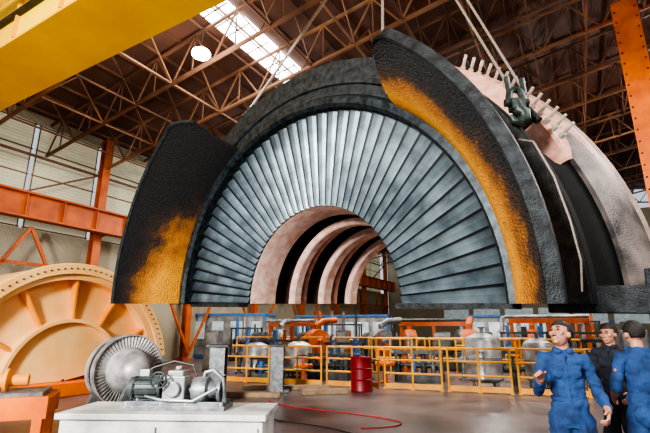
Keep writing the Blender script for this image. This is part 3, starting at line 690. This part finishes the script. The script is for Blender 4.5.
def hand(mb,wr,d,side,curl=.5,pn=None):
    d=V(d).normalized(); pn=V(pn) if pn else V((0,-1,0)); pn=(pn-d*pn.dot(d)).normalized(); s=d.cross(pn).normalized()*side
    for k in(-1,-.33,.33,1): mb.capsule(wr+s*.016*k,.017,wr+d*.085+s*.027*k,.0135)
    for k,l in((-1,.058),(-.33,.068),(.33,.074),(1,.066)):
        a=wr+d*.085+s*.028*k; b=a+(d*math.cos(curl*.5)+pn*math.sin(curl*.5))*l*.5; c=b+(d*math.cos(curl*1.4)+pn*math.sin(curl*1.4))*l*.5
        mb.capsule(a,.0105,b,.0095); mb.capsule(b,.0095,c,.008)
    a=wr+d*.02+s*.022; b=a+(d*.6+s*.7+pn*.3).normalized()*.045; c=b+(d*.9+s*.2+pn*.35).normalized()*.035
    mb.capsule(a,.014,b,.0115); mb.capsule(b,.0115,c,.0095)
def person(loc,yaw,lab,J,mcloth,head_rot,hair=True,short=False,sc=1.0,mustache=False):
    root=empty("person",loc,lab,"person",rot=(0,0,yaw)); root.scale=(sc,sc,sc)
    hc=V((0,-.01,1.605)); HR=Euler(head_rot).to_matrix()
    hd=lambda p: hc+HR@V(p)
    mb=MB()
    mb.ell(hd((0,.01,.025)),(.076,.095,.092),rot=HR); mb.ell(hd((0,-.02,-.035)),(.060,.072,.078),rot=HR)
    mb.ell(hd((0,-.062,-.085)),(.030,.024,.022),rot=HR); mb.capsule(hd((0,-.093,.012)),.009,hd((0,-.108,-.026)),.0125)
    mb.ell(hd((.011,-.098,-.03)),.010,8,6); mb.ell(hd((-.011,-.098,-.03)),.010,8,6)
    mb.ell(hd((0,-.085,.035)),(.05,.014,.012),rot=HR); mb.ell(hd((0,-.088,-.058)),(.026,.012,.008),rot=HR); mb.ell(hd((0,-.086,-.069)),(.022,.012,.008),rot=HR)
    for sx in(-1,1):
        mb.ell(hd((sx*.077,.01,-.005)),(.012,.022,.032),rot=HR); mb.ell(hd((sx*.045,-.065,-.012)),(.022,.022,.02),rot=HR)
    mb.capsule((0,.012,1.43),.060,hc+V((0,.01,-.06)),.052)
    loft(mb,[(.86,.12,.085,0,0),(.96,.13,.095,0,0),(1.08,.115,.085,0,0),(1.24,.13,.095,0,0),(1.37,.145,.09,0,0),(1.43,.10,.065,0,0),(1.47,.05,.05,0,0)])
    for sx in('a','b'):
        sh,el,wr=[V(q) for q in J[sx]]; hp_=V((.085*(1 if sx=='b' else -1),0,.9)); kn,an=[V(q) for q in J['l'+sx]]
        mb.capsule(sh,.044,el,.036); mb.capsule(el,.036,el.lerp(wr,.35),.038); mb.capsule(el.lerp(wr,.35),.038,wr,.026)
        hand(mb,wr,J.get('h'+sx,wr-el),1 if sx=='a' else -1,J.get('c'+sx,.6),J.get('n'+sx))
        mb.capsule(hp_,.08,kn,.055); mb.capsule(kn,.055,kn.lerp(an,.3)+V((0,.02,0)),.055); mb.capsule(kn.lerp(an,.3)+V((0,.02,0)),.055,an,.036)
        mb.capsule(an+V((0,.03,-.04)),.035,an+V((0,-.15,-.055)),.028)
    me=remeshed(mb,.0065,2); add("body",me,M_skin,root)
    mb=MB()
    loft(mb,[(.84,.138,.110,0,0),(.96,.150,.116,0,0),(1.03,.144,.112,0,0),(1.08,.126,.100,0,0),(1.13,.139,.110,0,0),(1.24,.147,.116,0,0),(1.36,.152,.106,0,0),(1.43,.115,.086,0,.005),(1.47,.082,.074,0,.01),(1.49,.072,.070,0,.01)])
    for sx in('a','b'):
        sh,el,wr=[V(q) for q in J[sx]]; s=1 if sx=='b' else -1; hp_=V((.075*s,0,.9)); kn,an=[V(q) for q in J['l'+sx]]
        end=el.lerp(wr,.12 if short else .86)
        mb.capsule(V((.10*s,0,1.385)),.066,sh,.055); mb.capsule(sh,.055,el,.050)
        mb.sweep([(el.lerp(wr,-.02),.050),(el.lerp(end,.5),.049),(el.lerp(end,.9),.045),(end,.040)],14); mb.ell(el,.052)
        for q in(.25,.5,.75): 
            c_=sh.lerp(el,q); mb.ell(c_,(.060,.060,.016),10,6,rot=Euler((.3*math.sin(q*9),.35*math.cos(q*7),0)).to_matrix())
        mb.capsule(hp_,.098,kn,.080); mb.capsule(kn,.080,an+V((0,0,.05)),.070); mb.cyl(an+V((0,0,.08)),an+V((0,0,-.03)),.070,.076)
        mb.ell((.072*s,-.106,1.29),(.044,.014,.05),12,8); mb.box((.072*s,-.116,1.33),(.09,.012,.026)); mb.ell((.07*s,.07,.9),(.085,.065,.1))
        mb.ell((.044*s,-.066,1.466),(.042,.022,.026),12,8)
    mb.box((0,-.110,1.25),(.014,.012,.36))
    me=remeshed(mb,.0075,2,.042); add("coverall",me,mcloth,root,label="loose creased work clothes")
    mb=MB(); loft(mb,[(1.055,.143,.115,0,0),(1.085,.140,.112,0,0)],28); add("waistband",mb.mesh("w",True),mcloth,root)
    for sx in('a','b'):
        an=V(J['l'+sx][1]); mb=MB(); mb.ell(an+V((0,.0,-.03)),(.05,.07,.06)); mb.ell(an+V((0,-.10,-.05)),(.05,.13,.04)); mb.box(an+V((0,-.06,-.08)),(.09,.27,.02))
        add("boot",remeshed(mb,.008,1),M_boot,root)
    if hair:
        mb=MB(); mb.ell((0,.012,.03),(.084,.103,.099),24,18)
        bad=[v for v in mb.bm.verts if (v.co.y<-.025 and v.co.z<.062) or (v.co.y<.045 and v.co.z<.012) or v.co.z<-.045]
        bmesh.ops.delete(mb.bm,geom=bad,context='VERTS')
        me=mb.mesh("hair",True); me.transform(Matrix.Translation(hc)@HR.to_4x4()); o=add("hair",me,M_hair,root)
        sm=o.modifiers.new("s","SOLIDIFY"); sm.thickness=.012; sm.offset=-.5
    for sx in(-1,1):
        mb=MB(); mb.ell(hd((sx*.030,-.086,.012)),(.013,.007,.006),rot=HR); add("eye",mb.mesh("e",True),M_eye,root)
        mb=MB(); mb.ell(hd((sx*.032,-.096,.033)),(.018,.006,.004),rot=HR); add("eyebrow",mb.mesh("e",True),M_hair,root)
    if mustache:
        mb=MB(); mb.ell(hd((0,-.098,-.048)),(.022,.007,.005),rot=HR); add("moustache",mb.mesh("m",True),M_hair,root)
    return root
LG=dict(la=((-.11,-.02,.48),(-.13,.0,.09)),lb=((.11,-.03,.48),(.14,.0,.09)))
J1=dict(a=((-.160,0,1.39),(-.235,-.04,1.13),(-.22,-.27,1.24)),b=((.160,0,1.39),(.24,.04,1.13),(.26,-.16,1.00)),ha=(-.25,-.7,.5),na=(.5,-.1,-.6),hb=(-.2,-.6,-.6),nb=(-1,0,0),ca=.8,cb=1.0,**LG)
person((2.07,3.95,0),rad(-22),"man in blue coveralls looking up with one arm raised",J1,M_cover_blue,(rad(-20),rad(-5),rad(-36)),mustache=True,sc=.975)
J2=dict(a=((-.165,0,1.39),(-.25,-.02,1.14),(-.16,-.22,1.05)),b=((.165,0,1.39),(.25,0,1.13),(.17,-.2,1.02)),na=(1,0,0),nb=(-1,0,0),**LG)
person((2.86,4.15,0),rad(176),"man in blue coveralls seen from behind",J2,M_cover_blue,(rad(4),0,rad(-6)),short=True,sc=.975)
J3=dict(a=((-.165,0,1.39),(-.22,.02,1.13),(-.18,-.2,1.0)),b=((.165,0,1.39),(.22,.02,1.13),(.18,-.18,.98)),na=(1,0,0),nb=(-1,0,0),**LG)
person((3.22,5.1,0),rad(-50),"man in dark work clothes standing behind others",J3,M_dark_cloth,(0,0,rad(-10)),sc=.97)

# ------------------------------------------------------------------ light & camera
wd=bpy.data.worlds.new("World"); scene.world=wd; wd.use_nodes=True
bg=wd.node_tree.nodes["Background"]; bg.inputs[0].default_value=(.82,.90,1.0,1); bg.inputs[1].default_value=.45
def area(loc,target,size,e,col=(1,1,1)):
    d=bpy.data.lights.new("area_light","AREA"); d.energy=e; d.size=size; d.color=col
    o=bpy.data.objects.new("added_light",d); COL.objects.link(o); o.location=loc  # added light source, no real opening stands here
    o.rotation_euler=(V(target)-V(loc)).to_track_quat('-Z','Y').to_euler()
area((-7.5,-6,5.5),(-.5,9,5),2.5,3300,(1,.97,.93))  # added key from behind the camera, set low to brighten the crane underside
area(H(-10,20,10.3),H(-8,18,0),8,1400,(1,.93,.84))  # added warm fill beneath the roof, without a fixture
area(H(4,20,11.5),H(4,18,0),8,1400,(1,.93,.84))  # second added roof fill, likewise without a fixture
area((9,1.5,9),(4.5,6,4),3,600,(1,.96,.92))  # added light from upper front right for highlights on the casing
try:
    scene.view_settings.look='AgX - High Contrast'
    scene.view_settings.exposure=0.5
except Exception as e: print(e)
cam=bpy.data.cameras.new("camera"); cam.lens=24; cam.sensor_width=36; cam.clip_end=300
co=bpy.data.objects.new("camera",cam); COL.objects.link(co); co.location=(0,0,1.6); co.rotation_euler=(rad(90+14.7),0,0)
scene.camera=co
